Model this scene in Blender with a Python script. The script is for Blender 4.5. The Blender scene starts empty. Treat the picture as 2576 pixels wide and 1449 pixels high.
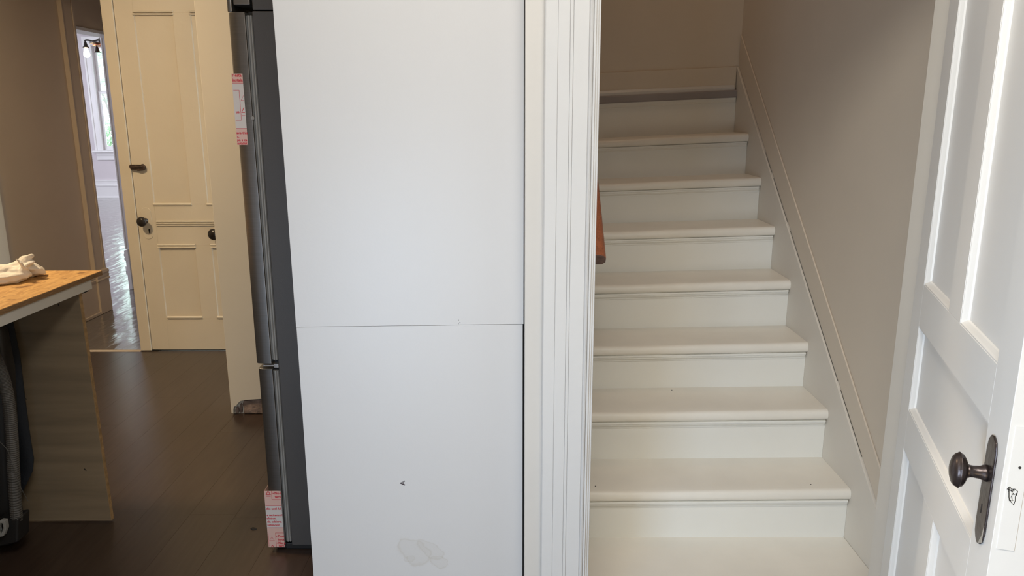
import bpy, bmesh, math, random
from mathutils import Vector, Matrix, noise

R = math.radians
rnd = random.Random(7)
scene = bpy.context.scene
COL = scene.collection
FULL_W = 2576.0

# ------------------------------------------------------------------ camera
cam_d = bpy.data.cameras.new('camera')
cam = bpy.data.objects.new('camera', cam_d)
COL.objects.link(cam)
cam_d.sensor_fit = 'HORIZONTAL'
cam_d.sensor_width = 36.0
cam_d.lens = 36.0 * 1900.0 / FULL_W
cam_d.clip_start = 0.02
cam.matrix_world = (Matrix.Translation((0, 0, 1.5)) @ Matrix.Rotation(R(90 - 13), 4, 'X')
                    @ Matrix.Rotation(R(-0.11), 4, 'Z'))
scene.camera = cam

# ------------------------------------------------------------------ world, exposure, lights
scene.view_settings.view_transform = 'Standard'
scene.view_settings.look = 'None'
scene.view_settings.gamma = 1.0
scene.view_settings.use_curve_mapping = False
scene.view_settings.exposure = 0.0
w = bpy.data.worlds.new('overcast_sky')
scene.world = w
w.use_nodes = True
bg = w.node_tree.nodes['Background']
bg.inputs['Color'].default_value = (0.86, 0.95, 1.0, 1)
bg.inputs['Strength'].default_value = 6.5


def light(name, kind, loc, energy, color, size=0.5, size_y=None, target=None, spread=None):
    d = bpy.data.lights.new(name, kind)
    d.energy = energy
    d.color = color
    o = bpy.data.objects.new(name, d)
    COL.objects.link(o)
    o.location = loc
    if kind == 'AREA':
        d.size = size
        if size_y:
            d.shape = 'RECTANGLE'
            d.size_y = size_y
        else:
            d.shape = 'DISK'
        if spread:
            d.spread = R(spread)
    else:
        d.shadow_soft_size = size
    if target is not None:
        v = Vector(target) - Vector(loc)
        o.rotation_euler = v.to_track_quat('-Z', 'Y').to_euler()
    return o


# entry ceiling light above the camera, added fill lamps, cool at its left and warm low behind it
light('entry_ceiling_light', 'AREA', (0.10, 0.30, 2.80), 46, (1.0, 0.965, 0.89), 0.9, 0.9, target=(0.3, 1.2, 0.0))
light('cool_side_fill', 'AREA', (-0.66, 0.20, 0.70), 28, (0.53, 0.73, 1.0), 0.6, 1.0, target=(0.9, 2.2, 0.3))
light('warm_low_fill', 'AREA', (-0.05, -0.45, 0.45), 6, (1.0, 0.82, 0.50), 1.2, 0.75, target=(0.5, 2.6, 0.15))
# warm ceiling lamp of the kitchen, above the temporary worktop; warm lamp of the upstairs hall
light('kitchen_lamp', 'AREA', (-2.62, 2.65, 2.82), 58, (1.0, 0.76, 0.46), 0.30, target=(-2.58, 2.7, 0))
light('upstairs_lamp', 'AREA', (0.62, 3.45, 4.1), 5.0, (1.0, 0.72, 0.50), 0.35, target=(0.65, 3.5, 0))
# added lamps standing in for daylight of unseen front room windows
light('parlour_fill', 'AREA', (-8.9, 8.5, 1.9), 330, (0.84, 0.88, 1.0), 7.0, 1.8, target=(-3.4, 8.5, 1.0))
light('front_room_fill', 'AREA', (-4.9, 13.85, 1.8), 110, (0.84, 0.90, 1.0), 2.4, 1.9, target=(-4.6, 7.5, 0.0))

# ------------------------------------------------------------------ materials


def mat(name, col, rough=0.5, metal=0.0, var=0.04, vscale=3.0, bump=0.0, bscale=40.0, coat=0.0,
        stretch=(1, 1, 1), emit=None, estr=0.0, spec=0.5, rand=0.0):
    m = bpy.data.materials.new(name)
    m.use_nodes = True
    nt = m.node_tree
    b = nt.nodes['Principled BSDF']
    b.inputs['Roughness'].default_value = rough
    b.inputs['Metallic'].default_value = metal
    b.inputs['Specular IOR Level'].default_value = spec
    b.inputs['Coat Weight'].default_value = coat
    tc = nt.nodes.new('ShaderNodeTexCoord')
    mp = nt.nodes.new('ShaderNodeMapping')
    mp.inputs['Scale'].default_value = stretch
    nt.links.new(tc.outputs['Object'], mp.inputs['Vector'])
    n = nt.nodes.new('ShaderNodeTexNoise')
    n.inputs['Scale'].default_value = vscale
    n.inputs['Detail'].default_value = 5
    nt.links.new(mp.outputs['Vector'], n.inputs['Vector'])
    r = nt.nodes.new('ShaderNodeValToRGB')
    r.color_ramp.elements[0].position = 0.3
    r.color_ramp.elements[1].position = 0.7
    r.color_ramp.elements[0].color = tuple(max(0, c * (1 - var)) for c in col) + (1,)
    r.color_ramp.elements[1].color = tuple(min(1, c * (1 + var)) for c in col) + (1,)
    nt.links.new(n.outputs['Fac'], r.inputs['Fac'])
    out = r.outputs['Color']
    if rand:
        oi = nt.nodes.new('ShaderNodeObjectInfo')
        ma = nt.nodes.new('ShaderNodeMapRange')
        ma.inputs['To Min'].default_value = 1 - rand
        ma.inputs['To Max'].default_value = 1 + rand
        nt.links.new(oi.outputs['Random'], ma.inputs['Value'])
        mx = nt.nodes.new('ShaderNodeVectorMath')
        mx.operation = 'SCALE'
        nt.links.new(out, mx.inputs[0])
        nt.links.new(ma.outputs['Result'], mx.inputs['Scale'])
        out = mx.outputs['Vector']
    nt.links.new(out, b.inputs['Base Color'])
    if bump:
        n2 = nt.nodes.new('ShaderNodeTexNoise')
        n2.inputs['Scale'].default_value = bscale
        n2.inputs['Detail'].default_value = 6
        nt.links.new(mp.outputs['Vector'], n2.inputs['Vector'])
        bp = nt.nodes.new('ShaderNodeBump')
        bp.inputs['Strength'].default_value = bump
        bp.inputs['Distance'].default_value = 0.01
        nt.links.new(n2.outputs['Fac'], bp.inputs['Height'])
        nt.links.new(bp.outputs['Normal'], b.inputs['Normal'])
    if emit:
        b.inputs['Emission Color'].default_value = tuple(emit) + (1,)
        b.inputs['Emission Strength'].default_value = estr
    return m


M = {}
M['paint'] = mat('wall_paint', (0.60, 0.50, 0.40), 0.75, var=0.02, bump=0.03, bscale=60)
M['paint_stair'] = mat('stairwell_paint', (0.68, 0.595, 0.49), 0.7, var=0.02, bump=0.03, bscale=50)
M['cream'] = mat('cream_wall_paint', (0.69, 0.635, 0.54), 0.65, var=0.02, bump=0.05, bscale=50)
M['parlour'] = mat('parlour_paint', (0.66, 0.62, 0.66), 0.7, var=0.02)
M['ceiling'] = mat('ceiling_paint', (0.78, 0.76, 0.72), 0.8, var=0.01)
M['trim'] = mat('white_trim_paint', (0.605, 0.59, 0.575), 0.38, var=0.015, bump=0.06, bscale=35)
M['skirt'] = mat('skirt_board_paint', (0.72, 0.67, 0.595), 0.5, var=0.02, vscale=5, bump=0.05, bscale=30)
M['wall_strip'] = mat('cream_wall_edge', (0.60, 0.565, 0.52), 0.5, var=0.02, bump=0.05, bscale=40)
M['trim_far'] = mat('parlour_trim_paint', (0.80, 0.80, 0.82), 0.4, var=0.01)
M['old_trim'] = mat('old_cream_trim_paint', (0.70, 0.62, 0.50), 0.42, var=0.03, bump=0.08, bscale=30)
M['stair'] = mat('stair_paint', (0.85, 0.81, 0.735), 0.36, var=0.03, vscale=6, bump=0.05, bscale=30)
M['riser'] = mat('riser_paint', (0.83, 0.82, 0.77), 0.36, var=0.015, vscale=4, bump=0.03, bscale=40)
M['gap'] = mat('dark_gap', (0.012, 0.011, 0.010), 0.9, var=0.1)
M['door_white'] = mat('door_paint', (0.83, 0.815, 0.79), 0.34, var=0.015, bump=0.05, bscale=30)
M['bronze'] = mat('aged_bronze', (0.085, 0.068, 0.066), 0.30, metal=0.75, var=0.25, vscale=30, bump=0.12, bscale=60)
M['worn_metal'] = mat('worn_bright_metal', (0.62, 0.60, 0.58), 0.32, metal=0.9, var=0.1)
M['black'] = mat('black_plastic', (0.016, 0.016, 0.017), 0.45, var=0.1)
M['knob_black'] = mat('black_porcelain', (0.022, 0.017, 0.015), 0.28, var=0.2)
M['iron'] = mat('rusty_brown_latch', (0.045, 0.025, 0.018), 0.55, var=0.5, vscale=60, bump=0.4, bscale=90)
M['steel'] = mat('brushed_stainless', (0.26, 0.25, 0.24), 0.38, metal=0.95, var=0.06, vscale=8, stretch=(1, 1, 60))
M['fridge_side'] = mat('graphite_panel', (0.066, 0.062, 0.061), 0.5, var=0.04, bump=0.05, bscale=400)
M['gasket'] = mat('grey_gasket', (0.24, 0.235, 0.225), 0.5, var=0.05)
M['label_pink'] = mat('sticker_pink', (0.60, 0.40, 0.35), 0.6, var=0.03)
M['label_white'] = mat('sticker_white', (0.56, 0.52, 0.50), 0.6, var=0.03)
M['ink_red'] = mat('red_ink', (0.50, 0.035, 0.05), 0.6, var=0.05)
M['ink_dark'] = mat('dark_ink', (0.05, 0.03, 0.035), 0.6, var=0.05)
M['redwood'] = mat('stained_handrail', (0.40, 0.130, 0.062), 0.36, var=0.22, vscale=5, stretch=(30, 1.2, 30), bump=0.04, bscale=30)
M['redwood_end'] = mat('handrail_end_grain', (0.16, 0.095, 0.08), 0.6, var=0.3, vscale=60)
M['ply'] = mat('plywood_face', (0.235, 0.180, 0.120), 0.6, var=0.16, vscale=2.5, stretch=(1, 1, 12), bump=0.04, bscale=60)
M['ply_edge'] = mat('plywood_edge', (0.36, 0.235, 0.115), 0.6, var=0.3, vscale=60, stretch=(40, 1, 1))
M['board_edge'] = mat('chipboard_edge', (0.26, 0.155, 0.075), 0.7, var=0.45, vscale=10, stretch=(1, 3, 60), bump=0.3, bscale=60)
M['laminate'] = mat('grey_edge_strip', (0.64, 0.63, 0.60), 0.5, var=0.05)
M['rag'] = mat('white_rag', (0.88, 0.84, 0.79), 0.85, var=0.03, bump=0.12, bscale=140)
M['navy'] = mat('navy_cloth', (0.014, 0.018, 0.027), 0.9, var=0.2, bump=0.3, bscale=80)
M['hose'] = mat('grey_hose', (0.085, 0.082, 0.078), 0.5, var=0.1)
M['latch'] = mat('grey_plastic', (0.30, 0.30, 0.29), 0.4, var=0.1)
M['plaster'] = mat('broken_plaster', (0.24, 0.175, 0.145), 0.9, var=0.4, vscale=25, bump=0.8, bscale=50)
M['vinyl'] = mat('landing_vinyl', (0.30, 0.27, 0.27), 0.55, var=0.08)
M['lamp_metal'] = mat('chandelier_iron', (0.03, 0.026, 0.024), 0.4, metal=0.6, var=0.2)
M['lamp_highlight'] = mat('chandelier_highlight', (0.45, 0.16, 0.07), 0.35, metal=0.8, var=0.2)
M['bulb'] = mat('lit_bulb', (1, 0.8, 0.5), 0.3, emit=(1.0, 0.72, 0.42), estr=14.0)
M['leaf'] = mat('hedge_leaves', (0.30, 0.42, 0.27), 0.5, var=0.4, vscale=2)
M['bark'] = mat('bark', (0.12, 0.09, 0.06), 0.8, var=0.3, vscale=20)
M['lawn'] = mat('lawn', (0.14, 0.25, 0.09), 0.9, var=0.3)
M['mark'] = mat('dark_speck', (0.03, 0.026, 0.022), 0.8, var=0.2)


def wood_floor(name, c0, c1, rough, wave=0.0, rand=0.0):
    m = mat(name, c0, rough, var=0.25, vscale=6, stretch=(9, 0.7, 1), rand=rand)
    nt = m.node_tree
    b = nt.nodes['Principled BSDF']
    tc = nt.nodes.new('ShaderNodeTexCoord')
    mp = nt.nodes.new('ShaderNodeMapping')
    nt.links.new(tc.outputs['Object'], mp.inputs['Vector'])
    n1 = nt.nodes.new('ShaderNodeTexNoise')
    n1.inputs['Detail'].default_value = 4
    bp = nt.nodes.new('ShaderNodeBump')
    if wave:
        mp.inputs['Scale'].default_value = (4.2, 1.5, 1)
        mp.inputs['Rotation'].default_value = (0, 0, R(12))
        n1.inputs['Scale'].default_value = 2.2
        n1.inputs['Detail'].default_value = 2.5
        bp.inputs['Distance'].default_value = 0.05
        bp.inputs['Strength'].default_value = wave
    else:
        mp.inputs['Scale'].default_value = (22, 1.4, 1)
        n1.inputs['Scale'].default_value = 3
        bp.inputs['Distance'].default_value = 0.004
        bp.inputs['Strength'].default_value = 0.07
    nt.links.new(mp.outputs['Vector'], n1.inputs['Vector'])
    nt.links.new(n1.outputs['Fac'], bp.inputs['Height'])
    nt.links.new(bp.outputs['Normal'], b.inputs['Normal'])
    r = [x for x in nt.nodes if x.type == 'VALTORGB'][0]
    r.color_ramp.elements[0].color = tuple(c0) + (1,)
    r.color_ramp.elements[1].color = tuple(c1) + (1,)
    return m


M['plank'] = wood_floor('vinyl_plank', (0.036, 0.022, 0.016), (0.052, 0.035, 0.027), 0.29, rand=0.05)
M['plank'].node_tree.nodes['Principled BSDF'].inputs['Specular IOR Level'].default_value = 0.7
M['hall_floor'] = wood_floor('hall_vinyl', (0.125, 0.112, 0.108), (0.165, 0.15, 0.145), 0.17, wave=0.30)
M['hall_floor'].node_tree.nodes['Principled BSDF'].inputs['Coat Weight'].default_value = 0.6
M['hall_floor'].node_tree.nodes['Principled BSDF'].inputs['Coat Roughness'].default_value = 0.12


def osb():
    m = bpy.data.materials.new('osb_board')
    m.use_nodes = True
    nt = m.node_tree
    b = nt.nodes['Principled BSDF']
    b.inputs['Roughness'].default_value = 0.6
    tc = nt.nodes.new('ShaderNodeTexCoord')
    mp = nt.nodes.new('ShaderNodeMapping')
    mp.inputs['Scale'].default_value = (95, 26, 120)
    mp.inputs['Rotation'].default_value = (0, 0, R(35))
    nt.links.new(tc.outputs['Object'], mp.inputs['Vector'])
    v = nt.nodes.new('ShaderNodeTexVoronoi')
    v.inputs['Scale'].default_value = 1.0
    nt.links.new(mp.outputs['Vector'], v.inputs['Vector'])
    r = nt.nodes.new('ShaderNodeValToRGB')
    r.color_ramp.elements[0].color = (0.52, 0.28, 0.095, 1)
    r.color_ramp.elements[1].color = (0.70, 0.42, 0.155, 1)
    sx = nt.nodes.new('ShaderNodeSeparateColor')
    nt.links.new(v.outputs['Color'], sx.inputs['Color'])
    nt.links.new(sx.outputs['Red'], r.inputs['Fac'])
    n = nt.nodes.new('ShaderNodeTexNoise')
    n.inputs['Scale'].default_value = 22
    nt.links.new(tc.outputs['Object'], n.inputs['Vector'])
    r2 = nt.nodes.new('ShaderNodeValToRGB')
    r2.color_ramp.elements[0].position = 0.30
    r2.color_ramp.elements[0].color = (0.25, 0.16, 0.10, 1)
    r2.color_ramp.elements[1].position = 0.40
    r2.color_ramp.elements[1].color = (1, 1, 1, 1)
    nt.links.new(n.outputs['Fac'], r2.inputs['Fac'])
    mx = nt.nodes.new('ShaderNodeMix')
    mx.data_type = 'RGBA'
    mx.blend_type = 'MULTIPLY'
    mx.inputs['Factor'].default_value = 0.8
    nt.links.new(r.outputs['Color'], mx.inputs['A'])
    nt.links.new(r2.outputs['Color'], mx.inputs['B'])
    nt.links.new(mx.outputs['Result'], b.inputs['Base Color'])
    bp = nt.nodes.new('ShaderNodeBump')
    bp.inputs['Strength'].default_value = 0.3
    bp.inputs['Distance'].default_value = 0.003
    nt.links.new(sx.outputs['Green'], bp.inputs['Height'])
    nt.links.new(bp.outputs['Normal'], b.inputs['Normal'])
    return m


M['osb'] = osb()


def panel_mat():
    """white melamine with a faint oval scuff low on the panel"""
    m = mat('white_melamine', (0.598, 0.582, 0.572), 0.42, var=0.008, vscale=2, bump=0.02, bscale=150)
    nt = m.node_tree
    b = nt.nodes['Principled BSDF']
    src = b.inputs['Base Color'].links[0].from_socket
    tc = nt.nodes.new('ShaderNodeTexCoord')

    def blob(cx, cz, sx, sz, ang):
        mp = nt.nodes.new('ShaderNodeMapping')
        mp.vector_type = 'TEXTURE'
        mp.inputs['Location'].default_value = (cx, 1.95, cz)
        mp.inputs['Rotation'].default_value = (0, ang, 0)
        mp.inputs['Scale'].default_value = (sx, 10, sz)
        nt.links.new(tc.outputs['Object'], mp.inputs['Vector'])
        n = nt.nodes.new('ShaderNodeTexNoise')
        n.inputs['Scale'].default_value = 1.6
        n.inputs['Detail'].default_value = 3
        nt.links.new(mp.outputs['Vector'], n.inputs['Vector'])
        ln = nt.nodes.new('ShaderNodeVectorMath')
        ln.operation = 'LENGTH'
        nt.links.new(mp.outputs['Vector'], ln.inputs[0])
        ad = nt.nodes.new('ShaderNodeMath')
        ad.operation = 'MULTIPLY_ADD'
        ad.inputs[1].default_value = 0.75
        nt.links.new(n.outputs['Fac'], ad.inputs[0])
        nt.links.new(ln.outputs['Value'], ad.inputs[2])
        r = nt.nodes.new('ShaderNodeValToRGB')
        cr = r.color_ramp
        cr.elements[0].position = 0.0
        cr.elements[0].color = (0.10, 0.10, 0.10, 1)
        cr.elements[1].position = 1.0
        cr.elements[1].color = (0, 0, 0, 1)
        for p, v in ((0.80, 0.16), (0.86, 0.42), (0.90, 0.10), (0.95, 0.0)):
            e = cr.elements.new(p)
            e.color = (v, v, v, 1)
        nt.links.new(ad.outputs['Value'], r.inputs['Fac'])
        return r.outputs['Color']

    for args in ((-0.283, 0.268, 0.098, 0.078, 0.45), (-0.236, 0.275, 0.085, 0.045, 0.55), (-0.212, 0.236, 0.050, 0.040, 0.2), (-0.297, 0.247, 0.030, 0.020, -0.4)):
        mx = nt.nodes.new('ShaderNodeMix')
        mx.data_type = 'RGBA'
        nt.links.new(blob(*args), mx.inputs['Factor'])
        nt.links.new(src, mx.inputs['A'])
        mx.inputs['B'].default_value = (0.46, 0.42, 0.36, 1)
        src = mx.outputs['Result']
    nt.links.new(src, b.inputs['Base Color'])
    return m


M['melamine'] = panel_mat()


def glass_mat():
    m = bpy.data.materials.new('window_glass')
    m.use_nodes = True
    nt = m.node_tree
    out = nt.nodes['Material Output']
    nt.nodes.remove(nt.nodes['Principled BSDF'])
    t = nt.nodes.new('ShaderNodeBsdfTransparent')
    t.inputs['Color'].default_value = (0.93, 0.97, 0.97, 1)
    g = nt.nodes.new('ShaderNodeBsdfGlossy')
    g.inputs['Roughness'].default_value = 0.02
    f = nt.nodes.new('ShaderNodeFresnel')
    mx = nt.nodes.new('ShaderNodeMixShader')
    nt.links.new(f.outputs['Fac'], mx.inputs['Fac'])
    nt.links.new(t.outputs['BSDF'], mx.inputs[1])
    nt.links.new(g.outputs['BSDF'], mx.inputs[2])
    nt.links.new(mx.outputs['Shader'], out.inputs['Surface'])
    return m


M['glass'] = glass_mat()

# ------------------------------------------------------------------ mesh helpers


def box(bm, x0, x1, y0, y1, z0, z1):
    v = [bm.verts.new(p) for p in ((x0, y0, z0), (x1, y0, z0), (x1, y1, z0), (x0, y1, z0),
                                   (x0, y0, z1), (x1, y0, z1), (x1, y1, z1), (x0, y1, z1))]
    for f in ((0, 3, 2, 1), (4, 5, 6, 7), (0, 1, 5, 4), (1, 2, 6, 5), (2, 3, 7, 6), (3, 0, 4, 7)):
        bm.faces.new([v[i] for i in f])


def hexa(bm, p):
    v = [bm.verts.new(q) for q in p]
    for f in ((0, 3, 2, 1), (4, 5, 6, 7), (0, 1, 5, 4), (1, 2, 6, 5), (2, 3, 7, 6), (3, 0, 4, 7)):
        bm.faces.new([v[i] for i in f])


def prism(bm, pts, fn, a, b):
    """extrude the 2D outline pts between the parameters a and b; fn maps (u, v, t) to a point"""
    lo = [bm.verts.new(fn(u, v, a)) for u, v in pts]
    hi = [bm.verts.new(fn(u, v, b)) for u, v in pts]
    n = len(pts)
    for i in range(n):
        bm.faces.new((lo[i], lo[(i + 1) % n], hi[(i + 1) % n], hi[i]))
    bm.faces.new(lo[::-1])
    bm.faces.new(hi)


def loft(bm, rings, cap=True):
    vs = [[bm.verts.new(p) for p in r] for r in rings]
    n = len(vs[0])
    for a, b in zip(vs, vs[1:]):
        for i in range(n):
            bm.faces.new((a[i], a[(i + 1) % n], b[(i + 1) % n], b[i]))
    if cap:
        bm.faces.new(vs[0][::-1])
        bm.faces.new(vs[-1])


def lathe(bm, prof, mtx=Matrix(), n=32, scale=(1, 1), wob=None):
    """prof: (radius, height) along local z"""
    rings = []
    for r, h in prof:
        ring = []
        for i in range(n):
            a = 2 * math.pi * i / n
            rr = r * (wob(a, h) if wob else 1)
            ring.append(mtx @ Vector((rr * math.cos(a) * scale[0], rr * math.sin(a) * scale[1], h)))
        rings.append(ring)
    loft(bm, rings)


def tube(bm, pts, rad, n=12, ribs=None):
    pts = [Vector(p) for p in pts]
    rings = []
    up = Vector((0, 1, 0.01)).normalized()
    for i, p in enumerate(pts):
        t = (pts[min(i + 1, len(pts) - 1)] - pts[max(i - 1, 0)]).normalized()
        a = t.cross(up).normalized()
        b = a.cross(t).normalized()
        r = rad(i) if callable(rad) else rad
        rings.append([p + a * (r * math.cos(2 * math.pi * k / n)) + b * (r * math.sin(2 * math.pi * k / n)) for k in range(n)])
    loft(bm, rings)


def spline(pts, m):
    pts = [Vector(p) for p in pts]
    out = []
    for i in range(len(pts) - 1):
        p0, p1, p2, p3 = pts[max(i - 1, 0)], pts[i], pts[i + 1], pts[min(i + 2, len(pts) - 1)]
        for k in range(m):
            t = k / m
            out.append(0.5 * ((2 * p1) + (p2 - p0) * t + (2 * p0 - 5 * p1 + 4 * p2 - p3) * t * t
                              + (3 * p1 - p0 - 3 * p2 + p3) * t ** 3))
    out.append(pts[-1])
    return out


def obj(name, bm, m, parent=None, bevel=0.0, smooth=False, local=False, seg=2):
    bmesh.ops.recalc_face_normals(bm, faces=bm.faces[:])
    me = bpy.data.meshes.new(name)
    bm.to_mesh(me)
    bm.free()
    me.materials.append(M[m] if isinstance(m, str) else m)
    o = bpy.data.objects.new(name, me)
    COL.objects.link(o)
    if parent is not None:
        o.parent = parent
        if not local:
            mw = Matrix.Identity(4)
            q = parent
            while q is not None:
                mw = q.matrix_basis.copy() @ mw if q.parent is None else (q.matrix_parent_inverse @ q.matrix_basis) @ mw
                q = q.parent
            o.matrix_parent_inverse = mw.inverted()
    if smooth:
        for p in me.polygons:
            p.use_smooth = True
    if bevel:
        b = o.modifiers.new('bevel', 'BEVEL')
        b.width = bevel
        b.segments = seg
        b.limit_method = 'ANGLE'
        b.angle_limit = R(40)
        if not smooth:
            for p in me.polygons:
                p.use_smooth = True
            wn = o.modifiers.new('normals', 'WEIGHTED_NORMAL')
            wn.keep_sharp = False
    return o


def bobj(name, x0, x1, y0, y1, z0, z1, m, parent=None, bevel=0.0, local=False):
    bm = bmesh.new()
    box(bm, x0, x1, y0, y1, z0, z1)
    return obj(name, bm, m, parent, bevel, local=local)


def tag(o, label=None, cat=None, group=None, kind=None):
    if label:
        o['label'] = label
    if cat:
        o['category'] = cat
    if group:
        o['group'] = group
    if kind:
        o['kind'] = kind
    return o


def struct(name, *boxes, m='paint', parent=None, bevel=0.0):
    bm = bmesh.new()
    for b in boxes:
        box(bm, *b)
    o = obj(name, bm, m, parent, bevel)
    if parent is None:
        o['kind'] = 'structure'
    return o


def empty(name, loc, label, cat, rotz=0.0, group=None, kind=None):
    o = bpy.data.objects.new(name, None)
    o.empty_display_size = 0.1
    COL.objects.link(o)
    o.location = loc
    o.rotation_euler = (0, 0, rotz)
    tag(o, label, cat, group, kind)
    return o


_txt_cache = {}


def text_bm(s, size, mtx, bm=None):
    """flat lettering as a mesh, mapped by mtx from the text plane"""
    cu = bpy.data.curves.new('t', 'FONT')
    cu.body = s
    cu.size = size
    cu.resolution_u = 2
    cu.extrude = 0.00015
    cu.offset = size * 0.03
    t = bpy.data.objects.new('t', cu)
    COL.objects.link(t)
    dg = bpy.context.evaluated_depsgraph_get()
    me = bpy.data.meshes.new_from_object(t.evaluated_get(dg))
    me.transform(mtx)
    bm = bm or bmesh.new()
    bm.from_mesh(me)
    bpy.data.objects.remove(t)
    bpy.data.curves.remove(cu)
    bpy.data.meshes.remove(me)
    return bm


# ------------------------------------------------------------------ room shell
CEIL = 2.9
# kitchen floor: base and planks laid along the view
floor = struct('floor', (-4.6, 0.03, -1.3, 4.70, -0.10, -0.005), (0.03, 1.9, -1.3, 1.951, -0.10, -0.005), m='plank')
pl_w, pl_l = 0.178, 1.22
plank_meshes = []
for xi in range(17):
    x0 = -3.02 + xi * pl_w
    y = 1.50 - rnd.random() * pl_l
    while y < 4.69:
        y1 = min(y + pl_l, 4.692)
        ys = max(y, 1.3)
        xe = min(x0 + pl_w, 0.028)
        if y1 - ys > 0.05 and xe - x0 > 0.03:
            bm = bmesh.new()
            box(bm, x0 + 0.0002, xe - 0.0002, ys + 0.0002, y1 - 0.0002, -0.005, 0.0)
            obj('plank', bm, 'plank', floor, bevel=0.0003)
        y = y1 + 1e-6 if y1 < y + pl_l else y + pl_l
struct('floor', (-9.0, -2.30, 4.70, 14.05, -0.10, -0.001), m='hall_floor')
struct('ceiling', (-4.6, 0.033, -1.3, 4.82, CEIL, CEIL + 0.1), (0.033, 1.9, -1.3, 1.90, CEIL, CEIL + 0.1), m='ceiling')
struct('ceiling', (-9.0, -2.30, 4.82, 14.05, CEIL, CEIL + 0.1), m='ceiling')
struct('ceiling', (0.033, 1.32, 1.95, 4.3, 4.2, 4.3), m='ceiling')
# kitchen walls outside and inside the frame
struct('wall_left', (-4.7, -4.6, -1.3, 4.70, -0.1, CEIL), m='cream')
struct('wall_behind', (-4.6, 1.9, -1.4, -1.3, -0.1, CEIL), m='cream')
struct('light_blocker_entry', (-0.85, -0.75, -1.3, 0.80, 0.0, CEIL), m='cream')  # unseen wall added to keep entry light off the kitchen side
struct('light_blocker_head', (-0.85, -0.75, 0.80, 1.95, 1.86, CEIL), m='cream')  # unseen low header added to block entry light from the pantry door
struct('wall_right', (1.9, 2.0, -1.4, 1.90, -0.1, CEIL), m='cream')
struct('wall_far', (-4.6, -3.20, 4.58, 4.70, -0.1, CEIL), m='paint')
# wall that holds the pantry door
struct('wall_pantry', (-2.41, 0.03, 4.74, 4.82, -0.1, CEIL), (-1.50, 0.03, 4.705, 4.74, -0.1, CEIL),
       (-2.41, -1.50, 4.705, 4.74, 2.40, CEIL), (-3.20, -2.41, 4.705, 4.82, 2.45, CEIL), m='cream')
# hall and front room
hall_left = struct('wall_hall_left', (-3.33, -3.20, 4.70, 5.775, -0.1, CEIL), (-3.33, -3.20, 6.50, 14.05, -0.1, CEIL),
                   (-3.33, -3.20, 5.775, 6.50, 2.13, CEIL), m='paint')
struct('wall_hall_right', (-2.43, -2.33, 4.82, 9.0, -0.1, CEIL), m='paint')
struct('wall_hall_end', (-3.20, -2.33, 9.0, 9.1, -0.1, CEIL), m='paint')
struct('wall_parlour_near', (-9.0, -3.33, 4.70, 4.80, -0.1, CEIL), m='parlour')
struct('wall_parlour_left', (-9.1, -9.0, 4.70, 14.05, -0.1, CEIL), m='parlour')
struct('wall_parlour_far', (-9.0, -7.445, 14.0, 14.12, -0.1, CEIL), (-6.395, -3.33, 14.0, 14.12, -0.1, CEIL),
       (-7.445, -6.395, 14.0, 14.12, -0.1, 0.86), (-7.445, -6.395, 14.0, 14.12, 2.68, CEIL), m='parlour')
# stairwell shell
struct('wall_partition', (0.033, 0.190, 1.85, 1.95, -0.1, 4.2), m='wall_strip')
struct('wall_stair_left', (0.033, 0.215, 1.95, 4.20, -0.1, 4.2), m='trim')
struct('wall_stair_right', (1.22, 1.32, 1.90, 4.30, -0.1, 4.2), m='paint_stair')
struct('wall_stair_back', (0.033, 1.22, 4.20, 4.30, -0.1, 4.2), m='paint_stair')
struct('wall_opening_right', (1.020, 1.9, 1.84, 1.90, -0.1, CEIL), m='trim')
struct('wall_opening_head', (0.20, 1.020, 1.84, 1.95, 2.05, CEIL), m='trim')
struct('wall_opening_upper', (0.033, 1.9, 1.90, 1.95, CEIL, 4.2), m='trim')
# lit end wall beside the refrigerator with broken plaster at the foot
wend = tag(struct('wall_refrigerator_side', (-1.437, 0.033, 3.645, 3.75, 0.0, CEIL), m='cream'), None)
bm = bmesh.new()
edge = [(-1.437, 2.9), (-1.437, 0.008), (-1.4255, 0.006), (-1.424, 0.028), (-1.419, 0.044), (-1.407, 0.049), (-1.3975, 0.062),
        (-1.386, 0.074), (-1.366, 0.078), (-1.33, 0.082), (-1.28, 0.085), (-1.20, 0.083), (0.033, 0.085), (0.033, 2.9)]
prism(bm, edge, lambda u, v, t: (u, t, v), 3.62, 3.645)
obj('plaster_skin', bm, 'cream', wend, bevel=0.003)
bm = bmesh.new()
for i, (x0, x1, zz, dy) in enumerate(((-1.421, -1.402, 0.040, 0.012), (-1.402, -1.384, 0.058, 0.007))):
    ring = [(x0 + 0.001, 0.004), (x1 - 0.002, 0.006), (x1, zz * 0.55), (x1 - 0.004, zz), (x0 + 0.005, zz * 0.86), (x0, zz * 0.5)]
    prism(bm, ring, lambda u, v, t: (u, t, v), 3.645 - dy, 3.646)
obj('plaster_lump', bm, 'plaster', wend, bevel=0.002)
bm = bmesh.new()
ring = [(-1.378, 0.004), (-1.02, 0.003), (-1.02, 0.080), (-1.28, 0.079), (-1.33, 0.077), (-1.372, 0.072), (-1.381, 0.052), (-1.374, 0.03)]
prism(bm, ring, lambda u, v, t: (u, t, v), 3.630, 3.646)
obj('exposed_lath', bm, 'plaster', wend, bevel=0.002)

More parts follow.
